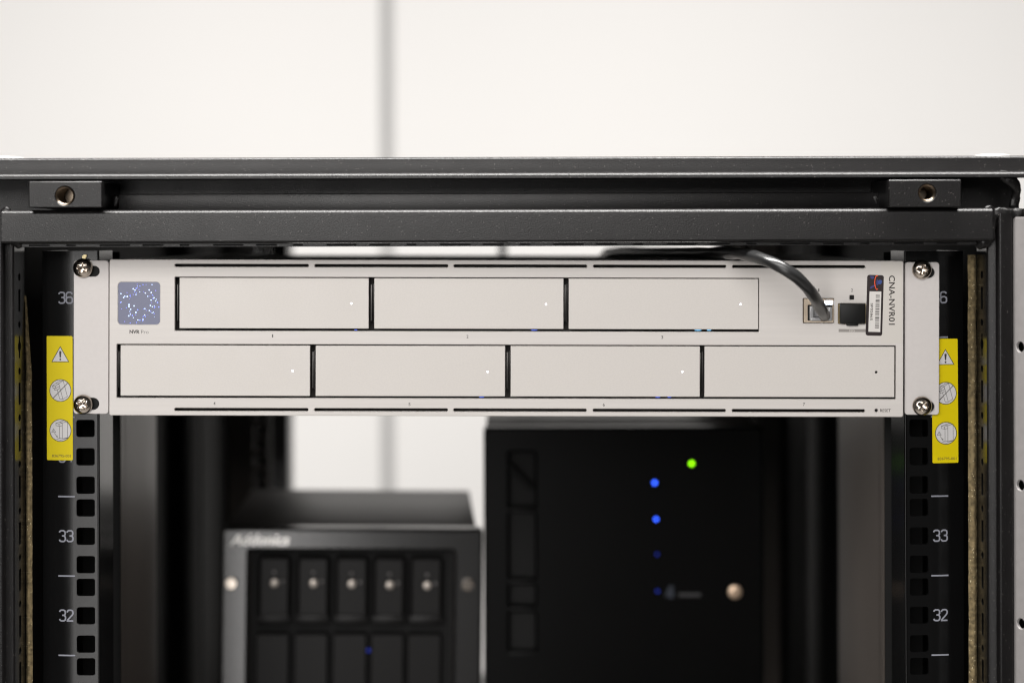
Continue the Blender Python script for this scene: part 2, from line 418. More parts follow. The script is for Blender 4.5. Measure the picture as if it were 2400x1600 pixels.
# corner posts: stepped outline, perforated inner flange
XL, XR = LX(35, -30), LX(2313, -30)
for sg, xi in ((-1, -XL), (1, XR)):
    o = prism_z('front_post', [(sg*(xi+a), -30+b) for a, b in [(2.2, 20), (2.2, .4), (.1, -.3), (.35, -1.1), (1.0, -1.4), (4.4, -1.5), (4.75, -1.9), (4.9, -4.6), (5.2, -5.5), (5.8, -5.9), (6.5, -5.9), (11.6, -5.3), (12.3, -5.0), (12.8, -4.3), (13, -2), (13, 20)]], FLOOR, zc - 3, M['paint'], rack)
    # flange: sheet in the YZ plane with slots, keyholes and ovals
    hs = []; v = 637
    kz = K(-20)
    pat = []
    vv = 675
    while vv < 1900:
        pat.append(('slot', vv, vv + 52)); pat.append(('oval', vv + 74, vv + 91)); vv += 109
    pat.insert(0, ('oval', 637, 656))
    for kind, a, b in pat:
        z0_, z1_ = LZ(b, -20), LZ(a, -20); yc = -20.5
        if kind == 'oval': hs.append(circ(yc, (z0_ + z1_)/2, 2.4, 12, (z1_ - z0_)/2))
        elif 783 <= a <= 785:
            zm = (z0_ + z1_)/2
            hs.append([(yc-1.2, z0_), (yc+1.2, z0_), (yc+1.3, zm-2.6), (yc+2.9, zm-1), (yc+2.9, zm+1.5), (yc+1.4, zm+3), (yc+1.2, z1_), (yc-1.2, z1_), (yc-1.4, zm+3), (yc-2.9, zm+1.5), (yc-2.9, zm-1), (yc-1.3, zm-2.6)])
        else: hs.append(rr(yc - 2, yc + 2, z0_, z1_, .5, 2))
    bm = bmesh.new(); X0 = sg * xi
    add_plate(bm, rr(-30, -10, LZ(1960, -20), LZ(560, -20)), hs, 0, 1.6, 0, tf=lambda a, y, z, s=sg, q=xi: (s*(q + y), a, z))
    finish(bm, 'perforated_flange', M['rail'], rack, smooth=40)
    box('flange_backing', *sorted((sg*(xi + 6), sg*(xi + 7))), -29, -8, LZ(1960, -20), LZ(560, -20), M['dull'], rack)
    # foam gasket behind it
    bm = bmesh.new(); rows = []; n = 260; zt_, zb_ = LZ(600 if sg > 0 else 690, -8), LZ(1700, -8)
    fx0, fx1 = (LX(2269, -8), LX(2289, -8)) if sg > 0 else (LX(75, -8), LX(60, -8))
    for i in range(n + 1):
        z = zt_ + (zb_ - zt_) * i / n; row = []
        taper = min(1, (i + 12) / 60) if sg < 0 else 1
        for j in range(7):
            t = j / 6; a = math.pi * t
            x = fx1 + (fx0 - fx1) * taper * t + .35 * noise.noise(Vector((z*.05, 3*sg, t)))
            y = -8 - 2.2 * math.sin(a) + .45 * noise.noise(Vector((x*1.6, z*1.3, sg)))
            row.append(bm.verts.new((x + .22*noise.noise(Vector((z*1.7, t*5, 9))), y, z)))
        rows.append(row)
    for a, b in zip(rows, rows[1:]):
        for j in range(6): bm.faces.new((a[j], a[j+1], b[j+1], b[j]))
    finish(bm, 'foam_gasket', M['foam'], rack, smooth=80, label='golden brown foam strip along the post')
    # outer side wall
    box('side_wall', *sorted((sg*288, sg*290)), -14, 930, FLOOR, zc, M['dull'], rack)
# light grey flange swung out beside the right hand post
bm = bmesh.new(); hx0 = LX(2375, -33)
add_plate(bm, rr(0, 40, FLOOR, LZ(512, -34)), [circ(5.2, LZ(816, -38), 2.9, 16), circ(5.2, LZ(1140, -38), 2.9, 16), circ(5.2, LZ(1464, -38), 2.9, 16)], 0, 1.5, .2,
          tf=lambda a, y, z: (hx0 + a*math.cos(R(62)) + y*.88, -33 - a*math.sin(R(62)) + y*.47, z))
finish(bm, 'door_flange', M['flange'], rack, smooth=40, label='light grey metal edge with round holes at the right')

# weld beads in the corners
def weld(name, pts):
    bm = bmesh.new()
    fine = []
    for a, b in zip(pts, pts[1:]):
        for t in (0, .34, .67): fine.append(tuple(p + (q - p)*t for p, q in zip(a, b)))
    fine.append(pts[-1])
    for (u, v, Y, r) in fine:
        x_, z_ = L(u, v, Y)
        vs_ = bmesh.ops.create_icosphere(bm, subdivisions=3, radius=1)['verts']
        for q in vs_:
            d = q.co.copy(); k = r * (1 + .28 * noise.noise(d*1.7 + Vector((u*.1, v*.1, 0))))
            q.co = Vector((x_ + d.x*k, Y + d.y*k*.6, z_ + d.z*k))
    o = finish(bm, name, M['paint'], rack, smooth=80)
    md = o.modifiers.new('fuse', 'REMESH'); md.mode = 'VOXEL'; md.voxel_size = .0005; md.use_smooth_shade = True
    ms = o.modifiers.new('smooth', 'SMOOTH'); ms.iterations = 10; ms.factor = .5
    return o
weld('weld_bead', [(2318, 492, -34, 3), (2322, 512, -34, 3.2), (2319, 532, -34.5, 3), (2322, 553, -34.5, 2.8), (2308, 566, -34, 3.6), (2298, 572, -32, 3), (2340, 500, -34, 3.2), (2356, 498, -34, 2.6), (2372, 500, -33, 3.2), (2388, 503, -33, 3.4)])
weld('weld_bead', [(2352, 412, -31, 3.2), (2366, 421, -31, 3.4), (2378, 432, -30, 3.2), (2382, 447, -28, 2.6), (2380, 465, -26, 2.6), (2376, 482, -26, 3)])
weld('weld_bead', [(14, 497, -34, 3), (20, 520, -34, 2.6), (26, 545, -34, 2.6), (34, 560, -34, 3), (44, 570, -33, 3), (12, 508, -34, 3)])
weld('weld_bead', [(2052, 463, -17, 2.2), (2054, 476, -17, 1.8)])
weld('weld_bead', [(272, 465, -17, 2.4), (270, 480, -17, 2)])
# plug caps on the roof
for u in (18, 2324):
    bm = bmesh.new(); x_ = LX(u, -4); prof = [(10.4, 0), (10.2, .8), (9.2, 1.5), (6, 2.1), (5.4, 1.9), (0, 2.0)]
    lathe(bm, prof, 32)
    for q in bm.verts: q.co = Vector((q.co.x + x_, -6 + q.co.z, zt + q.co.y))
    finish(bm, 'roof_cap', M['rubber'], rack, smooth=50)
# roof sheet, base, rear frame
box('roof_sheet', -288, 288, 0.5, 930, zt - 8, zt - 1, M['dull'], rack)
box('base', -290, 290, -40, 930, FLOOR + 1, FLOOR + 60, M['dull'], rack)
for sg in (-1, 1):
    box('rear_post', *sorted((sg*225, sg*287.5)), 880, 925, FLOOR + 60, zt - 8.5, M['rail'], rack, bev=2)
prof = [(880.5, 14), (880.5, zt - 9), (924, zt - 9), (924, 14)]
prism_x('rear_beam', prof, -224.5, 224.5, M['rail'], rack)
bx_, bz_ = L(1178, 590, 890)
box('rear_latch_rod', bx_ - 4, bx_ + 4, 884, 892, -60, 13.8, M['rail'], rack, bev=1)

# numbered mounting rails with square holes
ZB = {-1: LZ(1349, 6, 155), 1: LZ(1348, 6, 2203)}
U = 44.45
def unit_holes(zb, cx, hw, hh, top, bot, r=1.5):
    hs = []; i = -40
    for i in range(-40, 40):
        for off in (6.35, 22.225, 38.1):
            z = zb + i*U + off
            if bot < z - hh and z + hh < top: hs.append(rr(cx - hw, cx + hw, z - hh, z + hh, r, 3))
    return hs
D3 = [[(0, .83), (.05, .93), (.17, 1), (.44, 1), (.57, .93), (.61, .83), (.61, .67), (.55, .57), (.44, .52), (.27, .52)], [(.44, .52), (.57, .46), (.63, .36), (.63, .17), (.57, .06), (.45, 0), (.16, 0), (.05, .06), (0, .17)]]
D2 = [[(0, .8), (.04, .92), (.16, 1), (.44, 1), (.56, .94), (.61, .83), (.61, .7), (.55, .57), (.02, .06), (.02, 0), (.64, 0)]]
D6 = [[(.6, .84), (.55, .94), (.44, 1), (.18, 1), (.06, .94), (0, .83), (0, .17), (.06, .06), (.18, 0), (.45, 0), (.57, .06), (.63, .17), (.63, .38), (.57, .49), (.45, .55), (.18, .55), (.02, .45)]]
D4 = [[(.47, 0), (.47, 1), (0, .28), (.66, .28)]]
D5 = [[(.58, 1), (.05, 1), (.03, .57), (.42, .6), (.6, .42), (.6, .16), (.45, 0), (.12, 0), (0, .14)]]
DIG = {'3': D3, '2': D2, '6': D6, '4': D4, '5': D5, '1': [[(.1, .8), (.35, 1), (.35, 0)]]}
rails = {}; BEND = .14; XB = {-1: LX(171, 6), 1: LX(2183, 6)}
def roll(d): return 0 if d <= 0 else BEND*d*d/12 if d < 6 else BEND*(d - 3)
def lean(o, sg):
    for v in o.data.vertices: v.co.y += roll(sg * (v.co.x/S - XB[sg])) * S
    return o
for sg in (-1, 1):
    xo, xi, hc = (LX(98, 6), LX(228, 6), LX(200.5, 6)) if sg < 0 else (LX(2260, 6), LX(2125, 6), LX(2153.5, 6))
    ztop = LZ(588, 6, 150 if sg < 0 else 2200); zbot = ZB[sg] - 26*U
    hs = unit_holes(ZB[sg], hc, 5.25, 4.85, ztop - 2, zbot + 2)
    bm = bmesh.new(); x0, x1 = sorted((xo, xi))
    add_plate(bm, rr(*sorted((XB[sg], xi)), zbot, ztop, .01, 1), hs, 6, 2.2, .0)
    rows = []                                                                # outer part of the sheet, rolled back a little
    for z in (zbot, ztop):
        row = []
        for d in (0, 1, 2, 3, 4, 5, 6, 8, abs(xo - XB[sg])):
            row.append(bm.verts.new((XB[sg] + sg*d, 6 + roll(d), z)))
        rows.append(row)
    for k in range(8): bm.faces.new((rows[0][k], rows[0][k+1], rows[1][k+1], rows[1][k]))
    add_box(bm, *sorted((xi, xi - (-sg)*2.0)), 8.3, 46, zbot, ztop)          # return flange
    add_box(bm, *sorted((xo, xo + (-sg)*2.0)), 9.8, 60, zbot, ztop)
    rail = finish(bm, 'mounting_rail', M['rail'], rack, smooth=30, label='left rail with square holes and unit numbers' if sg < 0 else 'right rail with square holes and unit numbers')
    rails[sg] = rail
    # folded edge bead along the inside of the holes
    pts = [Vector((xi + .2*noise.noise(Vector((z*.01, sg, 0))) + (.5 if sg < 0 else -.5), 6.6, z)) for z in [zbot + i*(ztop - zbot)/90 for i in range(91)]]
    tube('edge_bead', pts, .75, M['rail'], rail, n=8)
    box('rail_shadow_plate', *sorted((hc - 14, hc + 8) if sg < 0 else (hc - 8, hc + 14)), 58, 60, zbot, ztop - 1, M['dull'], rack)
    # print
    y = 5.97; h = 6.0
    for n in range(28, 37):
        zc_ = ZB[sg] + (n - 33)*U + U/2 + .1
        u0 = (137.0 if sg < 0 else 2186.5)
        x0 = LX(u0 + 1, 6); ls = []
        for ci, ch_ in enumerate(str(n)):
            for pl in DIG.get(ch_, DIG['1']): ls.append([(x0 + ci*4.35 + a*h*.98/1.0*.92, zc_ - h/2 + b*h) for a, b in pl])
        if n >= 31 or True:
            if all(c in DIG for c in str(n)): lean(strokes('printed_number', ls, .85, y, M['mark'], rail), sg)
        zl = ZB[sg] + (n - 33)*U
        xa, xb = (LX(135, 6), LX(175, 6)) if sg < 0 else (LX(2182, 6), LX(2223, 6))
        xm = [xa + (xb - xa)*i/6 for i in range(7)]
        lean(flat('unit_line', [rr(xm[i], xm[i+1], zl - .42, zl + .42) for i in range(6)], y, M['mark'], rail), sg)
    # second perforated upright deeper inside and the long side channel behind it
    Y2 = 130; xq = [LX(257, Y2), LX(284, Y2), LX(269.5, Y2), LX(281, Y2)] if sg < 0 else [LX(2103, Y2), LX(2070, Y2), LX(2088, Y2), LX(2075, Y2)]
    hs = unit_holes(ZB[sg] + 3, (xq[2] + xq[3])/2, abs(xq[3] - xq[2])/2, 4.6, LZ(660, Y2), LZ(1990, Y2), .8)
    plate('inner_upright', rr(*sorted((xq[0], xq[1])), LZ(2000, Y2), LZ(640, Y2)), hs, Y2, 2, M['panel'], rack, ch=.2)
    box('inner_upright_backing', *sorted((xq[0], xq[1])), Y2 + 12, Y2 + 13, LZ(2000, Y2), LZ(640, Y2), M['dull'], rack)
    xs = sorted((xq[1], xq[1] + sg*2))
    YE = 200 if sg < 0 else 190
    pr = [(xq[1], Y2 + 2.2), (xq[1], YE)] + [(xq[1] + sg*45*(1 - math.cos(a)), YE + (150 if sg < 0 else 230)*math.sin(a)) for a in [k*math.pi/24 for k in range(1, 11)]]
    prism_z('side_channel', pr + [(pr[-1][0] + sg*3, pr[-1][1]), (xq[1] + sg*4, YE - 2), (xq[1] + sg*4, Y2 + 2.2)], -640, -30, M['channel'], rack)
    # rear mounting rail
    hs = unit_holes(ZB[sg], sg*232.6, 4.8, 4.8, 20, -700)
    plate('rear_rail', rr(*sorted((sg*222, sg*262)), -720, 25), hs, 711, 2, M['panel'], rack, ch=.2)
    box('rear_rail_side', *sorted((sg*262.3, sg*264)), 560, 713, -720, 25, M['dull'], rack)
# shelf carrying the two boxes
box('shelf', -238, 238, 180, 860, -452, -449, M['rail'], rack, bev=.5)

# yellow warning stickers (drawn in enlarged photo pixels, 5.058*4.19 per mm)
q = 1 / (5.058 * 4.19)
def sticker(parent_u, parent_v, y, tilt, label):
    cx, cz = L(parent_u, parent_v, 6)
    st = plate('warning_sticker', rr(-159*q, 159*q, -1473*q, 0, 14*q, 4), [], 0, .12, M['yellow'], rack, label=label)
    sg = -1 if cx < 0 else 1
    st.location = Vector((cx, 5.62 + .112*abs(cx - XB[sg]), cz)) * S; st.rotation_euler = (0, tilt, .112*sg)
    Tz = lambda pts: [((a - 249)*q, -(b - 35)*q) for a, b in pts]
    y1 = -.03; y2 = -.06; y3 = -.12
    flat('pictogram_field', [Tz([(257, 160), (152, 342), (362, 342)])], y1, M['stick_grey'], st)
    for c in ((257, 681), (257, 1155)):
        flat('pictogram_field', [Tz([(c[0] + 131*math.cos(a*math.pi/24), c[1] + 131*math.sin(a*math.pi/24)) for a in range(48)])], y1, M['stick_grey'], st)
    tr_ = Tz([(257, 162), (154, 340), (360, 340)]); strokes('warning_triangle', [tr_ + [tr_[0]]], 8*q, y2, M['ink'], st)
    flat('exclamation_mark', [Tz([(243, 222), (247, 213), (267, 213), (272, 222), (264, 290), (250, 290)]), Tz([(257 + 11*math.cos(a*math.pi/8), 312 + 11*math.sin(a*math.pi/8)) for a in range(16)])], y2, M['ink'], st)
    for c in ((257, 681), (257, 1155)):
        p = Tz([(c[0] + 130*math.cos(a*math.pi/24), c[1] + 130*math.sin(a*math.pi/24)) for a in range(48)])
        strokes('pictogram_ring', [p + [p[0]]], 8*q, y2, M['ink'], st)
    a1 = [[(200, 598), (250, 568), (292, 562), (343, 752), (288, 784), (250, 784), (218, 672)], [(238, 600), (292, 562)], [(238, 600), (288, 784)],
          [(160, 628), (200, 598), (238, 600), (246, 632), (200, 655), (168, 655), (160, 628)], [(160, 628), (200, 628), (238, 600)], [(200, 628), (200, 655)],
          [(180, 655), (186, 676), (215, 674), (252, 655)]]
    strokes('tipping_cabinet_drawing', [Tz(l) for l in a1], 4.6*q, y2, M['ink'], st)
    strokes('prohibition_slash', [Tz([(170, 770), (346, 594)])], 8*q, y3, M['ink'], st)
    a2 = [[(200, 1070), (245, 1055), (280, 1065), (280, 1098), (240, 1105), (203, 1098), (200, 1070)], [(200, 1070), (240, 1078), (280, 1065)], [(240, 1078), (240, 1105)],
          [(245, 1055), (300, 1036), (345, 1050), (345, 1240), (280, 1252), (245, 1245), (245, 1105)], [(280, 1065), (280, 1252)], [(280, 1065), (345, 1047)],
          [(245, 1246), (210, 1256), (262, 1268), (345, 1243)], [(173, 1136), (150, 1175), (198, 1175), (173, 1136)], [(173, 1150), (173, 1166)], [(183, 1186), (218, 1234)], [(202, 1224), (220, 1238), (218, 1214)]]
    strokes('braced_cabinet_drawing', [Tz(l) for l in a2], 4.6*q, y2, M['ink'], st)
    e = Tz([(153, 1472), (383, 1441)])
    text('part_number', '836795-001', e[0][0], e[1][0], e[0][1], e[1][1], y2, M['ink'], st, bold=.0)
sticker(107.8 + 31.4, 787.3, 5.78, 0, 'yellow warning sticker on the left rail')
sticker(2214.6, 793.8, 5.78, -.004, 'yellow warning sticker on the right rail')

# ------------------------------------------------------------------ the recorder
NUc, NVc = 1187., 792.
nx0, nz0 = L(NUc, NVc, 0)
rec = empty('network_recorder', (nx0, 0, nz0), 'silver two-unit network video recorder with seven drive trays', 'video recorder')
rec.rotation_euler = (0, .0046, 0)
def NX(u, Y=0): return (u - VU) * K(Y) - (NUc - VU) / FPX * 1000
def NZ(u, v, Y=0): return (VV - v + (u - NUc)*.0021) * K(Y) + (NVc - VV) / FPX * 1000
def nrect(u0, u1, v0, v1, Y=0, r=0., n=4):
    """v already measured on the level of the unit's own centre"""
    z = lambda v: NZ(NUc, v, Y)
    return rr(NX(u0, Y), NX(u1, Y), z(v1), z(v0), r, n)
def nz(v, Y=0): return NZ(NUc, v, Y)

slots = []
for u0, u1 in ((409, 723), (737, 1050), (1063, 1375.5), (1390, 1702), (1716, 2028)):
    for v in (623.2, 960.6): slots.append(nrect(u0, u1, v - 3.4, v + 3.4, r=.75))
open1 = nrect(409.5, 1779, 650.3, 776.2, r=.3, n=2); open2 = nrect(273.6, 2100, 807.8, 933.3, r=.3, n=2)
scr = nrect(276.5, 374.5, 662.8, 761.8, r=2.0, n=6)
rj = nrect(1882, 1955, 697.3, 755.6, r=.4, n=2); sfp = nrect(1964.5, 2030, 709.5, 757, r=.4, n=2)
sq = nrect(1991.4, 2001.8, 690, 700.5, r=.4, n=2)
rst = circ(NX(2054.6), nz(959.7), .95, 16)
plate('faceplate', nrect(256, 2117.5, 609.3, 974.9, r=1.2), slots + [open1, open2, scr, rj, sfp, sq, rst], 0, 2.0, M['silver'], rec, ch=.35)
# chassis shell
bm = bmesh.new(); xa, xb = NX(258), NX(2115); za, zb_ = nz(973.5), nz(610.8)
add_box(bm, xa, xb, 2.1, 325, zb_ - 1.2, zb_); add_box(bm, xa, xb, 2.1, 325, za, za + 1.2)
add_box(bm, xa, xa + 1.2, 2.1, 325, za + 1.3, zb_ - 1.3); add_box(bm, xb - 1.2, xb, 2.1, 325, za + 1.3, zb_ - 1.3)
add_box(bm, xa + 1.3, xb - 1.3, 323, 324.5, za + 1.3, zb_ - 1.3)
finish(bm, 'chassis', M['ear'], rec)
box('bay_interior', xa + 1.5, xb - 1.5, 11, 12, za + 1.5, zb_ - 1.5, M['inside'], rec)
# screen
sc_ = plate('screen', nrect(275.5, 375.5, 661.8, 762.8), [], .55, 1.2, M['screen'], rec, label='small square display full of blue dots')
dots = [(597,258,11,'c'),(597,298,8,'a'),(660,298,11,'b'),(730,264,12,'b'),(800,264,10,'c'),(937,264,14,'a'),(506,362,20,'a'),(575,348,15,'b'),(605,330,9,'b'),(545,390,18,'a'),(540,428,10,'b'),(575,450,9,'b'),(655,430,12,'a'),(570,492,15,'a'),(507,490,12,'c'),(743,424,10,'c'),(784,457,18,'a'),(873,388,19,'a'),(921,447,20,'a'),(945,497,12,'b'),(962,520,8,'b'),(840,533,15,'a'),(888,530,10,'c'),(985,566,18,'a'),(963,580,14,'b'),(1034,603,13,'a'),(1021,641,14,'a'),(1065,676,17,'b'),(916,620,18,'a'),(930,676,10,'c'),(901,743,20,'a'),(945,770,16,'a'),(990,750,11,'a'),(993,788,13,'b'),(1027,774,7,'b'),(1092,776,16,'b'),(224,472,18,'a'),(365,447,12,'c'),(313,531,16,'a'),(285,560,19,'a'),(370,537,22,'a'),(435,515,14,'b'),(447,554,8,'b'),(438,488,8,'c'),(215,675,14,'b'),(236,666,8,'a'),(411,724,22,'a'),(409,768,21,'a'),(527,752,20,'a'),(347,794,9,'b'),(241,822,11,'c'),(449,831,18,'a'),(428,880,12,'a'),(447,908,8,'c'),(440,946,15,'a'),(404,982,21,'a'),(487,972,14,'b'),(510,1022,13,'a'),(610,842,17,'b'),(569,902,22,'a'),(568,955,9,'b'),(775,815,17,'a'),(752,822,10,'b'),(805,856,11,'c'),(878,860,18,'a'),(911,880,10,'b'),(972,898,13,'a'),(942,911,13,'a'),(988,929,11,'b'),(993,1003,7,'a'),(770,962,16,'a'),(740,982,8,'b'),(790,996,11,'b'),(733,1012,9,'b'),(615,1075,17,'a'),(660,1080,14,'b'),(733,1064,19,'a'),(727,1098,11,'b'),(583,1131,11,'b'),(438,1143,10,'b'),(311,1111,12,'c'),(640,378,12,'c'),(1022,400,15,'c'),(845,965,8,'c'),(425,592,8,'c')]
for kind in 'abc':
    flat('display_dots', [circ(NX(260 + x/9.8), NZ(260 + x/9.8, 640 + y/9.8), r*(.80 if kind == 'a' else .95)/9.8/FPX*1000, 10) for x, y, r, k_ in dots if k_ == kind], .50 - .02*'abc'.index(kind), M['dot_' + kind], sc_)
# ears with slots and screws
def ear(u0, u1, v0, v1, inner_left, slotsdef, label):
    hs = [rr(NX(a, 3), NX(b, 3), nz(d, 3), nz(c, 3), (nz(c, 3) - nz(d, 3))/2 - .01, 6) for a, b, c, d in slotsdef]
    return plate('rack_ear', nrect(u0, u1, v0, v1, 3, r=1.8), hs, 3, 2.6, M['ear'], rec, ch=.3, label=label)
ear(172.5, 254.5, 611.9, 971.6, False, [(188, 233, 625, 650), (188, 232.5, 934, 962)], 'left rack ear')
ear(2121, 2201.5, 612.2, 969.6, True, [(2146, 2191, 624, 649), (2146, 2191, 938, 963)], 'right rack ear')
prof = [(0, 0), (1, -.1), (2, -.35), (3, -.75), (4, -1.35), (4.8, -2.1), (5.25, -2.9), (5.4, -3.6), (5.4, -4.1), (4.9, -4.4)]
def screw_mesh():
    bm = bmesh.new(); rings = []; nA = 64; rs = [0, .35, .7, 1.0, 1.3, 1.6, 1.9, 2.2, 2.5, 2.8, 3.1, 3.5, 4.0, 4.5, 4.9, 5.2, 5.35, 5.4]
    def dome(r): return -3.3 + 3.3 * (1 - math.sqrt(max(0, 1 - (r/5.45)**2)))
    for r in rs:
        if r == 0: rings.append([bm.verts.new((0, dome(0) + 2.0, 0))]); continue
        row = []
        for i in range(nA):
            a = 2*math.pi*i/nA; x, z = r*math.cos(a), r*math.sin(a); d = 0
            m_ = min(abs(x), abs(z)); half = .72 + .0*r
            lim = 3.0
            if r < lim:
                s = max(0, min(1, (half + .28 - m_) / .34)); e = max(0, min(1, (lim - r)/.5))
                d = 2.0 * s * (.45 + .55*(1 - r/lim)) * e
                if r < 1.35: d = max(d, 1.7 * (1.35 - r)/1.35 + .2)
            row.append(bm.verts.new((x, dome(r) + d, z)))
        rings.append(row)
    rings.append([bm.verts.new((5.35*math.cos(2*math.pi*i/nA), 1.0, 5.35*math.sin(2*math.pi*i/nA))) for i in range(nA)])
    rings.append([bm.verts.new((2.6*math.cos(2*math.pi*i/nA), 1.1, 2.6*math.sin(2*math.pi*i/nA))) for i in range(nA)])
    rings.append([bm.verts.new((2.6*math.cos(2*math.pi*i/nA), 9, 2.6*math.sin(2*math.pi*i/nA))) for i in range(nA)])
    for a, b in zip(rings, rings[1:]):
        for i in range(nA):
            j = (i+1) % nA
            if len(a) == 1: bm.faces.new((a[0], b[i], b[j]))
            else: bm.faces.new((a[i], b[i], b[j], a[j]))
    bmesh.ops.recalc_face_normals(bm, faces=bm.faces[:])
    for v in bm.verts: v.co *= S
    me = bpy.data.meshes.new('screw'); bm.to_mesh(me); bm.free()
    me.polygons.foreach_set('use_smooth', [True]*len(me.polygons)); me.set_sharp_from_angle(angle=R(38)); me.materials.append(M['screw'])
    return me
sm = screw_mesh()
for (u, v, rot, tx, tz) in ((192.3, 628.5, 22, .10, .10), (192.8, 948, 35, .05, -.04), (2162, 632, 12, -.06, .05), (2163.5, 951.5, 28, -.05, -.05)):
    s = link('screw', sm, None, rec); s.location = Vector((NX(u, 0), 2.0, NZ(u, v, 0))) * S
    s.rotation_mode = 'XYZ'; s.rotation_euler = Matrix.Rotation(tx, 3, 'Z').to_4x4().__matmul__(Matrix.Rotation(tz, 3, 'X').to_4x4()).__matmul__(Matrix.Rotation(R(rot), 3, 'Y').to_4x4()).to_euler()
bm = bmesh.new(); add_box(bm, NX(187), NX(195.5), 5.0, 5.7, NZ(192, 607), NZ(192, 598), .15); add_box(bm, NX(189.5), NX(198), 4.8, 5.6, NZ(192, 603), NZ(192, 596.5), .15)
finish(bm, 'cage_nut_clip', M['brass'], rec)

for u0, u1, v0, v1 in ((189, 232, 626, 649), (189, 231, 935, 961), (2147, 2190, 625, 648), (2147, 2190, 939, 962)):
    box('dark_slot_liner', NX(u0, 3) - .4, NX(u1, 3) + .4, 4.7, 5.3, nz(v1, 3) - .4, nz(v0, 3) + .4, M['dull'], rec)  # black liner added in each ear slot to stand for its dark depth
# drive trays
tv1, tv2 = (652.4, 770.6), (810.4, 928.6)
trays = [(420.6, 864, tv1), (877, 1320.5, tv1), (1332.8, 1777, tv1), (282.8, 726.8, tv2), (740, 1184, tv2), (1197, 1640.5, tv2), (1651.5, 2096.5, tv2)]
leds = [(822.8, 711), (1279.6, 713), (1736, 713), (685.5, 869), (1143, 871), (1599.4, 871), (2054, 872)]
glow = {0: [(833, 773.2, 5, 'glowb')], 1: [(1252, 774, 10, 'glowb')], 2: [(1637, 774.3, 11, 'glow'), (1663, 774.2, 7, 'glow')], 4: [(1129, 931, 8, 'glowb')], 5: [(1543, 931.5, 8, 'glowb'), (1570, 931.5, 6, 'glowb')]}
for i, ((u0, u1, tv), (lu, lv)) in enumerate(zip(trays, leds)):
    lx_, lz_ = NX(lu), NZ(lu, lv)
    rect = nrect(u0, u1, *tv, r=.25, n=2)
    t = plate('drive_tray', rect, [circ(lx_, lz_, .57 if i < 6 else .75, 16)], -.1, 2.2, M['tray'], rec, ch=.22)
    bm = bmesh.new(); lathe(bm, [(0, -.02), (.4, .02), (.54, .15), (.54, 1.5), (0, 1.5)], 16, (lx_, .1 if i < 6 else .9, lz_))
    finish(bm, 'status_light', M['led_w'] if i < 6 else M['dull'], t, smooth=40)
    xs0 = NX(u0)
    wgap = 9 if i in (0, 3) else 10
    bm = bmesh.new()
    add_box(bm, NX(u0 - wgap), NX(u0 - 5.5), 3.2, 10, nz(tv[1] - 17), nz(tv[0] + 15), .2); add_box(bm, NX(u0 - 4.5), NX(u0 - 2.5), 3.6, 10, nz(tv[1] - 14), nz(tv[0] + 13), .15)
    add_box(bm, NX(u0 + 4), NX(u1 - 4), 4, 10.8, nz(tv[1] + 1.5), nz(tv[1] - 4), .1)
    finish(bm, 'tray_latch', M['traymetal'], t, smooth=30)
    # little guide lugs below the lower row
    if tv is tv2:
        for ua in (u0 - 2, u1 - 52):
            box('guide_lug', NX(ua), NX(ua + 42), 2.6, 10, nz(tv[1] + 3.8), nz(tv[1] + .8), M['traymetal'], t, bev=.2)
    for (gu, gv, gw, gm) in glow.get(i, ()):
        bm = bmesh.new(); bmesh.ops.create_uvsphere(bm, u_segments=12, v_segments=8, radius=1)
        for v in bm.verts: v.co = Vector((NX(gu) + v.co.x*gw*.19, 2.5 + v.co.y*.5, NZ(gu, gv) + v.co.z*.26))
        finish(bm, 'activity_glow', M[gm], t, smooth=80)
# printed digits on the face
for s_, u, v in (('1', 638.8, 787), ('2', 1095.6, 788.5), ('3', 1552, 790), ('4', 503, 945), ('5', 960, 947), ('6', 1415.5, 948), ('7', 1884.5, 947.2), ('1', 1918.7, 680), ('2', 1996.6, 680)):
    wd = 1.5 if s_ == '1' else 2.4
    text('bay_number', s_, NX(u - wd), NX(u + wd), NZ(u, v + 3.7), NZ(u, v - 3.7), -.02, M['inkgrey'], rec, bold=.012)
text('reset_lettering', 'RESET', NX(2063), NX(2088), NZ(2075, 965), NZ(2075, 958), -.02, M['ink'], rec, bold=.01)
text('model_lettering', 'NVR', NX(303.5), NX(327.3), NZ(315, 781.6), NZ(315, 773), -.02, M['ink'], rec, bold=.04)
text('model_lettering', 'Pro', NX(330.8), NX(348.2), NZ(340, 781.9), NZ(340, 773.2), -.02, M['inkgrey'], rec, bold=-.006)
flat('speed_bar', [nrect(1965.5, 2032, 769.2, 776.2)], -.02, M['bar10'], rec)
text('speed_lettering', '10G', NX(1990.5), NX(2003), NZ(1997, 777), NZ(1997, 772), -.04, M['tape'], rec)
box('link_light', NX(1991), NX(2002.2), .7, 2, nz(700.8), nz(689.6), M['dull'], rec)
box('reset_button', NX(2050), NX(2059), 1.6, 3, nz(964), nz(955.5), M['dull'], rec)
# network socket 1
sock = plate('network_socket', nrect(1883.6, 1953.6, 698.6, 754.4, .5, r=.3, n=2), [
    rr(NX(1893, .5), NX(1951, .5), nz(749.5, .5), nz(713, .5), .2, 1), rr(NX(1903, .5), NX(1931, .5), nz(712.6, .5), nz(703, .5), .1, 1), rr(NX(1932.6, .5), NX(1952, .5), nz(712.2, .5), nz(702.5, .5), .1, 1)], .4, 5.5, M['port'], rec, ch=.12)
box('socket_cavity', NX(1884), NX(1953.5), 7, 8, nz(754), nz(699), M['dull'], sock)
box('link_lamp', NX(1933.4), NX(1951.4), .7, 3, nz(711.6), nz(703.2), M['led_port'], sock, bev=.1)
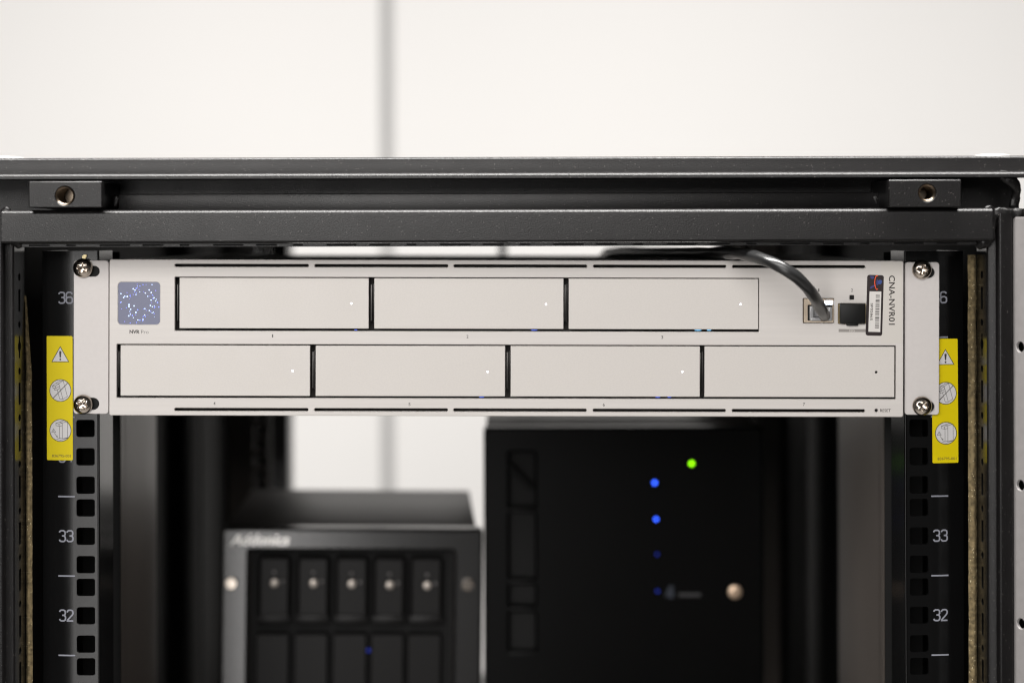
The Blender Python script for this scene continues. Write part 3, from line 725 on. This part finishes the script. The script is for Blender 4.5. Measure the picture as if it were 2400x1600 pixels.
# cage of socket 2
plate('module_cage', nrect(1965.2, 2029, 710.6, 756.2, .3, r=.3, n=2), [nrect(1967.4, 2027, 713, 754, .3, r=.2, n=2)], .1, 7, M['gold'], rec, ch=.1)
box('cage_cavity', NX(1966), NX(2028), 8, 9, nz(756), nz(711), M['dull'], rec)
# clear tape label and asset tag
tape = plate('name_label', nrect(2064.7, 2114.5, 612.2, 801.8, r=.3, n=2), [], -.06, .05, M['tape'], rec, label='clear tape label reading CNA-NVR01')
text('label_lettering', 'CNA-NVR01', NX(2083), NX(2097.2), NZ(2090, 761), NZ(2090, 645.5), -.09, M['ink'], tape, rot=-90, bold=.016, space=1.04)
tg = 1 / (7.84 * FPX / 1000)
tag = plate('asset_tag', rr(-19.4*7.84*tg, 19.4*7.84*tg, -71*7.84*tg, 71*7.84*tg, 5.2*7.84*tg, 5), [], -.22, .15, M['tag'], rec, label='dark asset tag with a barcode')
tag.location = Vector((NX(2049.8), 0, NZ(2049.8, 715.4))) * S; tag.rotation_euler = (0, R(1.55), 0)
def Q(x, y):  # photo zoom pixels -> tag millimetres (tilt removed)
    dx, dy = x - 1488, y - 748; a = R(1.75)
    return ((dx*math.cos(a) + dy*math.sin(a)) * tg, -(-dx*math.sin(a) + dy*math.cos(a)) * tg)
def QP(p): return [Q(*a) for a in p]
flat('tag_window', [QP([(1393, 490), (1610, 494), (1588, 1238), (1370, 1232)])], -.25, M['white'], tag)
flat('tag_emblem', [QP([(1405, 205), (1470, 215), (1478, 250), (1440, 268), (1408, 240)]), QP([(1400, 440), (1412, 405), (1470, 375), (1510, 380), (1470, 410), (1420, 440)]), QP([(1520, 290), (1545, 265), (1560, 330), (1545, 385), (1518, 370)])], -.25, M['tagblue'], tag)
flat('tag_emblem', [QP([(1548, 300), (1580, 278), (1620, 290), (1622, 330), (1600, 360), (1560, 362), (1550, 340)])], -.26, M['tagblue2'], tag)
strokes('tag_emblem', [QP([(1545, 212), (1525, 200), (1505, 225), (1492, 275), (1487, 330), (1494, 390), (1508, 435), (1527, 458), (1547, 445)])], 14*tg, -.29, M['tagred'], tag)
bars = []; y = 556; pat = [14, 6, 10, 4, 12, 18, 8, 4, 14, 6, 10, 16, 4, 8, 12, 5, 14, 10, 4, 18, 6, 12, 8, 4, 10, 16, 5, 12, 8, 6, 14, 10, 4, 18, 8, 12, 6, 14, 10, 8]
k = 0
while y < 1172 and k < 80:
    h = pat[k % len(pat)]; g = 6 + (pat[(k*7 + 3) % len(pat)] // 2); sh = (y - 556) * .029
    if k % 7 == 3: g += 8
    bars.append(QP([(1507 - sh, y), (1581 - sh, y + 2), (1581 - sh, y + h + 2), (1507 - sh, y + h)])); y += h + g; k += 1
flat('barcode', bars, -.28, M['ink'], tag)
a, b = Q(1400, 1022), Q(1465, 708)
text('tag_number', 'SP02865', min(a[0], b[0]) + .1, max(a[0], b[0]) - .25, a[1], b[1], -.28, M['ink'], tag, rot=-90, bold=.012)

# ------------------------------------------------------------------ dust plug in socket 2
def NW(u, v, Y):   # recorder-face pixel -> world millimetres
    x_, z_ = L(u, v, Y); return x_, z_
px, pz = NW(1998.5, 735, -2)
plug2 = empty('dust_plug', (px, 0, pz), 'black rubber dust plug filling the second socket beside the asset tag', 'dust plug')
k_ = K(-3)
box('body', -30*k_, 29.5*k_, -3.2, 6, -22.8*k_, 22.6*k_, M['plugblack'], plug2, bev=.5)
box('pull_tab', -13.8*k_, 12.5*k_, -2.6, 0, -28*k_, -22.9*k_, M['plugblack'], plug2, bev=.35)
# ------------------------------------------------------------------ patch cable
cab = empty('network_cable', (*[L(1928, 735, 0)[0], 0, L(1928, 735, 0)[1]],), 'dark grey network cable arching from the first socket over the recorder', 'network cable')
ox, oz = L(1928, 735, 0)
path = [(1934, 741, 6), (1931, 737, -4), (1922, 720, -20), (1906, 692, -36), (1880, 661, -46), (1846, 635, -50), (1806, 614, -47), (1766, 601, -36), (1728, 594.5, -18), (1692, 592.5, 4), (1650, 593, 35), (1590, 592, 90), (1510, 591, 180), (1440, 590, 300), (1415, 601, 345), (1400, 650, 372), (1395, 720, 380)]
pts = []
for u, v, Y in path:
    x_, z_ = L(u, v, Y); pts.append(Vector((x_ - ox, Y, z_ - oz)))
tube('cable_sheath', spline(pts, 10), 3.3, M['cable'], cab, n=24, wob=.55)
px0, px1 = L(1897, 735, 1)[0] - ox, L(1949, 735, 1)[0] - ox
bm = bmesh.new()
zz = lambda v: L(1925, v, 1)[1] - oz
add_box(bm, px0, px0 + 2.0, -.8, 8, zz(750), zz(717), .25); add_box(bm, px1 - 2.2, px1, -.8, 8, zz(750), zz(719), .25)
add_box(bm, px0 + .3, px1 - .3, -1.2, 6, zz(751.5), zz(743.5), .4)
add_box(bm, px0 + 2, px1 - 2, 3, 8, zz(743), zz(720), .2)
finish(bm, 'plug', M['plug'], cab, smooth=40, label='clear plastic plug')

# ------------------------------------------------------------------ five bay drive enclosure (left, out of focus)
NY = 340.; kN = K(NY)
cxu, czv = 828., 1237.
ex, ez = L(cxu, czv, NY)
nas = empty('drive_enclosure', (ex, NY, ez), 'black drive enclosure with a white name and five locking drive doors', 'drive enclosure')
nas.rotation_euler = (0, R(.85), R(2.6))
def E(u, v): return (u - cxu)*kN, (czv - v)*kN
HB = -449 - ez + 2
def erect(u0, u1, v0, v1, r=0., n=3):
    a, b = E(u0, v1); c, d = E(u1, v0); return rr(a, c, b, d, r, n)
x0, x1 = E(527, 0)[0], E(1118, 0)[0]
bm = bmesh.new(); add_box(bm, x0, x1, 12.2, 216, HB + 3, -1.5, 1.2)
finish(bm, 'case', M['nastop'], nas, smooth=40)
X0, X1 = E(521, 0)[0], E(1133, 0)[0]
inn = erect(586, 1064, 1291, 1700)
inn = rr(E(586, 0)[0], E(1064, 0)[0], HB + 18, E(0, 1291)[1], 1, 2)
plate('bezel', rr(X0, X1, HB, 0, 4, 5), [inn], 0, 12, M['nas'], nas, ch=2.4)
box('bay_back', E(588, 0)[0], E(1062, 0)[0], 11, 12, HB + 18, E(0, 1292)[1], M['dull'], nas)
drs = [(606, 683), (696, 774), (786, 865), (875, 952), (961, 1040)]
lks = [(645, 1367.5), (736.5, 1367.7), (826, 1369), (915, 1371), (1003, 1372)]
for (u0, u1), (lu, lv) in zip(drs, lks):
    d = plate('drive_door', erect(u0, u1, 1305, 1460, 3.4, 4), [], 3, 8, M['nasdoor'], nas, ch=2.6)
    a, b = E(u0, 1462); c, e = E(u1, 1442); box('door_ledge', a, c, 0.5, 3, b, e, M['nasdoor'], d, bev=1)
    lx_, lz_ = E(lu, lv)
    bm = bmesh.new(); lathe(bm, [(0, -1.2), (1.2, -1.2), (2.6, -.9), (3.1, 0), (3.1, 2)], 20, (lx_, 2, lz_)); finish(bm, 'lock', M['lockgrey'], d, smooth=40)
    for du, dv in ((-1, -25), (19, -4)):
        q1, q2 = E(lu + du, lv + dv); bm = bmesh.new(); lathe(bm, [(0, -.5), (1., -.3), (1.2, 0), (1.2, 1.2)], 12, (q1, 2.6, q2)); finish(bm, 'door_lamp', M['flange'], d, smooth=50)
    o = plate('lower_door', rr(E(u0 - 4, 0)[0], E(u1 - 2, 0)[0], HB + 20, E(0, 1486)[1], 2.5, 4), [], 4, 7, M['nasdoor'], nas, ch=1.2)
bx, bz = E(866.7, 1527); bm = bmesh.new(); lathe(bm, [(0, -.6), (1, -.4), (1.3, 0), (1.3, 1)], 12, (bx, 5, bz)); finish(bm, 'drive_lamp', M['led_bd'], nas, smooth=50)
a, b = E(541, 1280), E(680, 1252)
text('name_lettering', 'Addonics', a[0], b[0], a[1] + .6, b[1], -.05, M['logo'], nas, bold=.025, shear=.3)
for u, v in ((545, 1366), (1098, 1368)):
    a, b = E(u, v); bm = bmesh.new(); lathe(bm, [(0, -3.2), (4.0, -3.15), (4.6, -2.6), (4.7, -1.5), (4.7, 0.2)], 24, (a, 0, b)); finish(bm, 'thumbscrew', M['screw'], nas, smooth=40)

# ------------------------------------------------------------------ tower server (right, out of focus)
TY = 360.; kT = K(TY); PS = R(0)
tx, tz = L(1133, 1001, TY)
tow = empty('tower_server', (tx, TY, tz), 'black tower server with one green and several blue lights', 'tower server')
tow.rotation_euler = (0, 0, PS)
def Tt(u, v):
    a = (u - VU) / FPX; c, s = math.cos(PS), math.sin(PS)
    d = (a*(1000 + TY) - tx) / (c - a*s); Y = TY + d*s
    return d, L(u, v, Y)[1] - tz
TB = -449 - tz + 2; TWd = Tt(1788, 1000)[0]
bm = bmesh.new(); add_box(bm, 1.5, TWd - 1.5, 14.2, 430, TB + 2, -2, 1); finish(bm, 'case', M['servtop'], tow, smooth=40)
bm = bmesh.new()
add_plate(bm, rr(0, TWd, TB, 0, 3, 4), [rr(Tt(1192, 1200)[0], Tt(1252, 1200)[0], Tt(1220, v1)[1], Tt(1220, v0)[1], 1, 2) for v0, v1 in ((1060, 1188), (1202, 1355), (1370, 1418), (1434, 1524))], 0, 14, 1.8)
finish(bm, 'bezel', M['server'], tow, smooth=40)
box('bezel_back', 3, TWd - 3, 8, 9, TB + 4, -4, M['dull'], tow)
for v0 in (1195, 1362, 1426, 1530):
    a = Tt(1190, v0 + 4); b = Tt(1256, v0 - 4); box('bezel_rib', a[0], b[0], -1.2, 2, a[1], b[1], M['ridge'], tow, bev=.8)
p0, p1 = Tt(1192, 1090), Tt(1245, 1145)
strokesm = [Vector((p0[0], 1, p0[1])), Vector((p1[0], 1, p1[1]))]
tube('bezel_strut', strokesm, 2.2, M['ridge'], tow, n=10)
def lamp(u, v, r, m, name='indicator_light', label=None):
    a, b = Tt(u, v); bm = bmesh.new(); lathe(bm, [(0, -1.), (r*.6, -.8), (r, 0), (r, 2)], 16, (a, -.4, b)); o = finish(bm, name, M[m], tow, smooth=50)
    if label: o['label'] = label
lamp(1619.6, 1085.7, 1.7, 'led_g', label='green light'); lamp(1532.8, 1130.6, 1.5, 'led_b', label='bright blue light'); lamp(1536, 1216, 1.35, 'led_b', label='bright blue light'); lamp(1538, 1298, 1.2, 'led_bd'); lamp(1539, 1384.5, 1.3, 'led_bd')
a, b = Tt(1720, 1385); bm = bmesh.new(); lathe(bm, [(0, -2.2), (1.0, -2.2), (1.2, -2.7), (4.4, -2.8), (5.2, -2.2), (5.4, 0), (5.4, 1)], 28, (a, 0, b)); finish(bm, 'key_lock', M['copper'], tow, smooth=40)
flat('emblem', [[Tt(1556, 1396), Tt(1566, 1372), Tt(1577, 1372), Tt(1572, 1398)], [Tt(1562, 1400), Tt(1577, 1400), Tt(1577, 1384), Tt(1566, 1384)]], -.06, M['emblemblue'], tow)
flat('emblem_bar', [[Tt(1588, 1397), Tt(1640, 1397), Tt(1640, 1389), Tt(1588, 1389)]], -.06, M['emblemgrey'], tow)

# rack origin at its base
off = Vector((0, 0, FLOOR * S))
rack.location = off
for o in rack.children: o.location = o.location - off
bpy.data.objects.remove(RK)
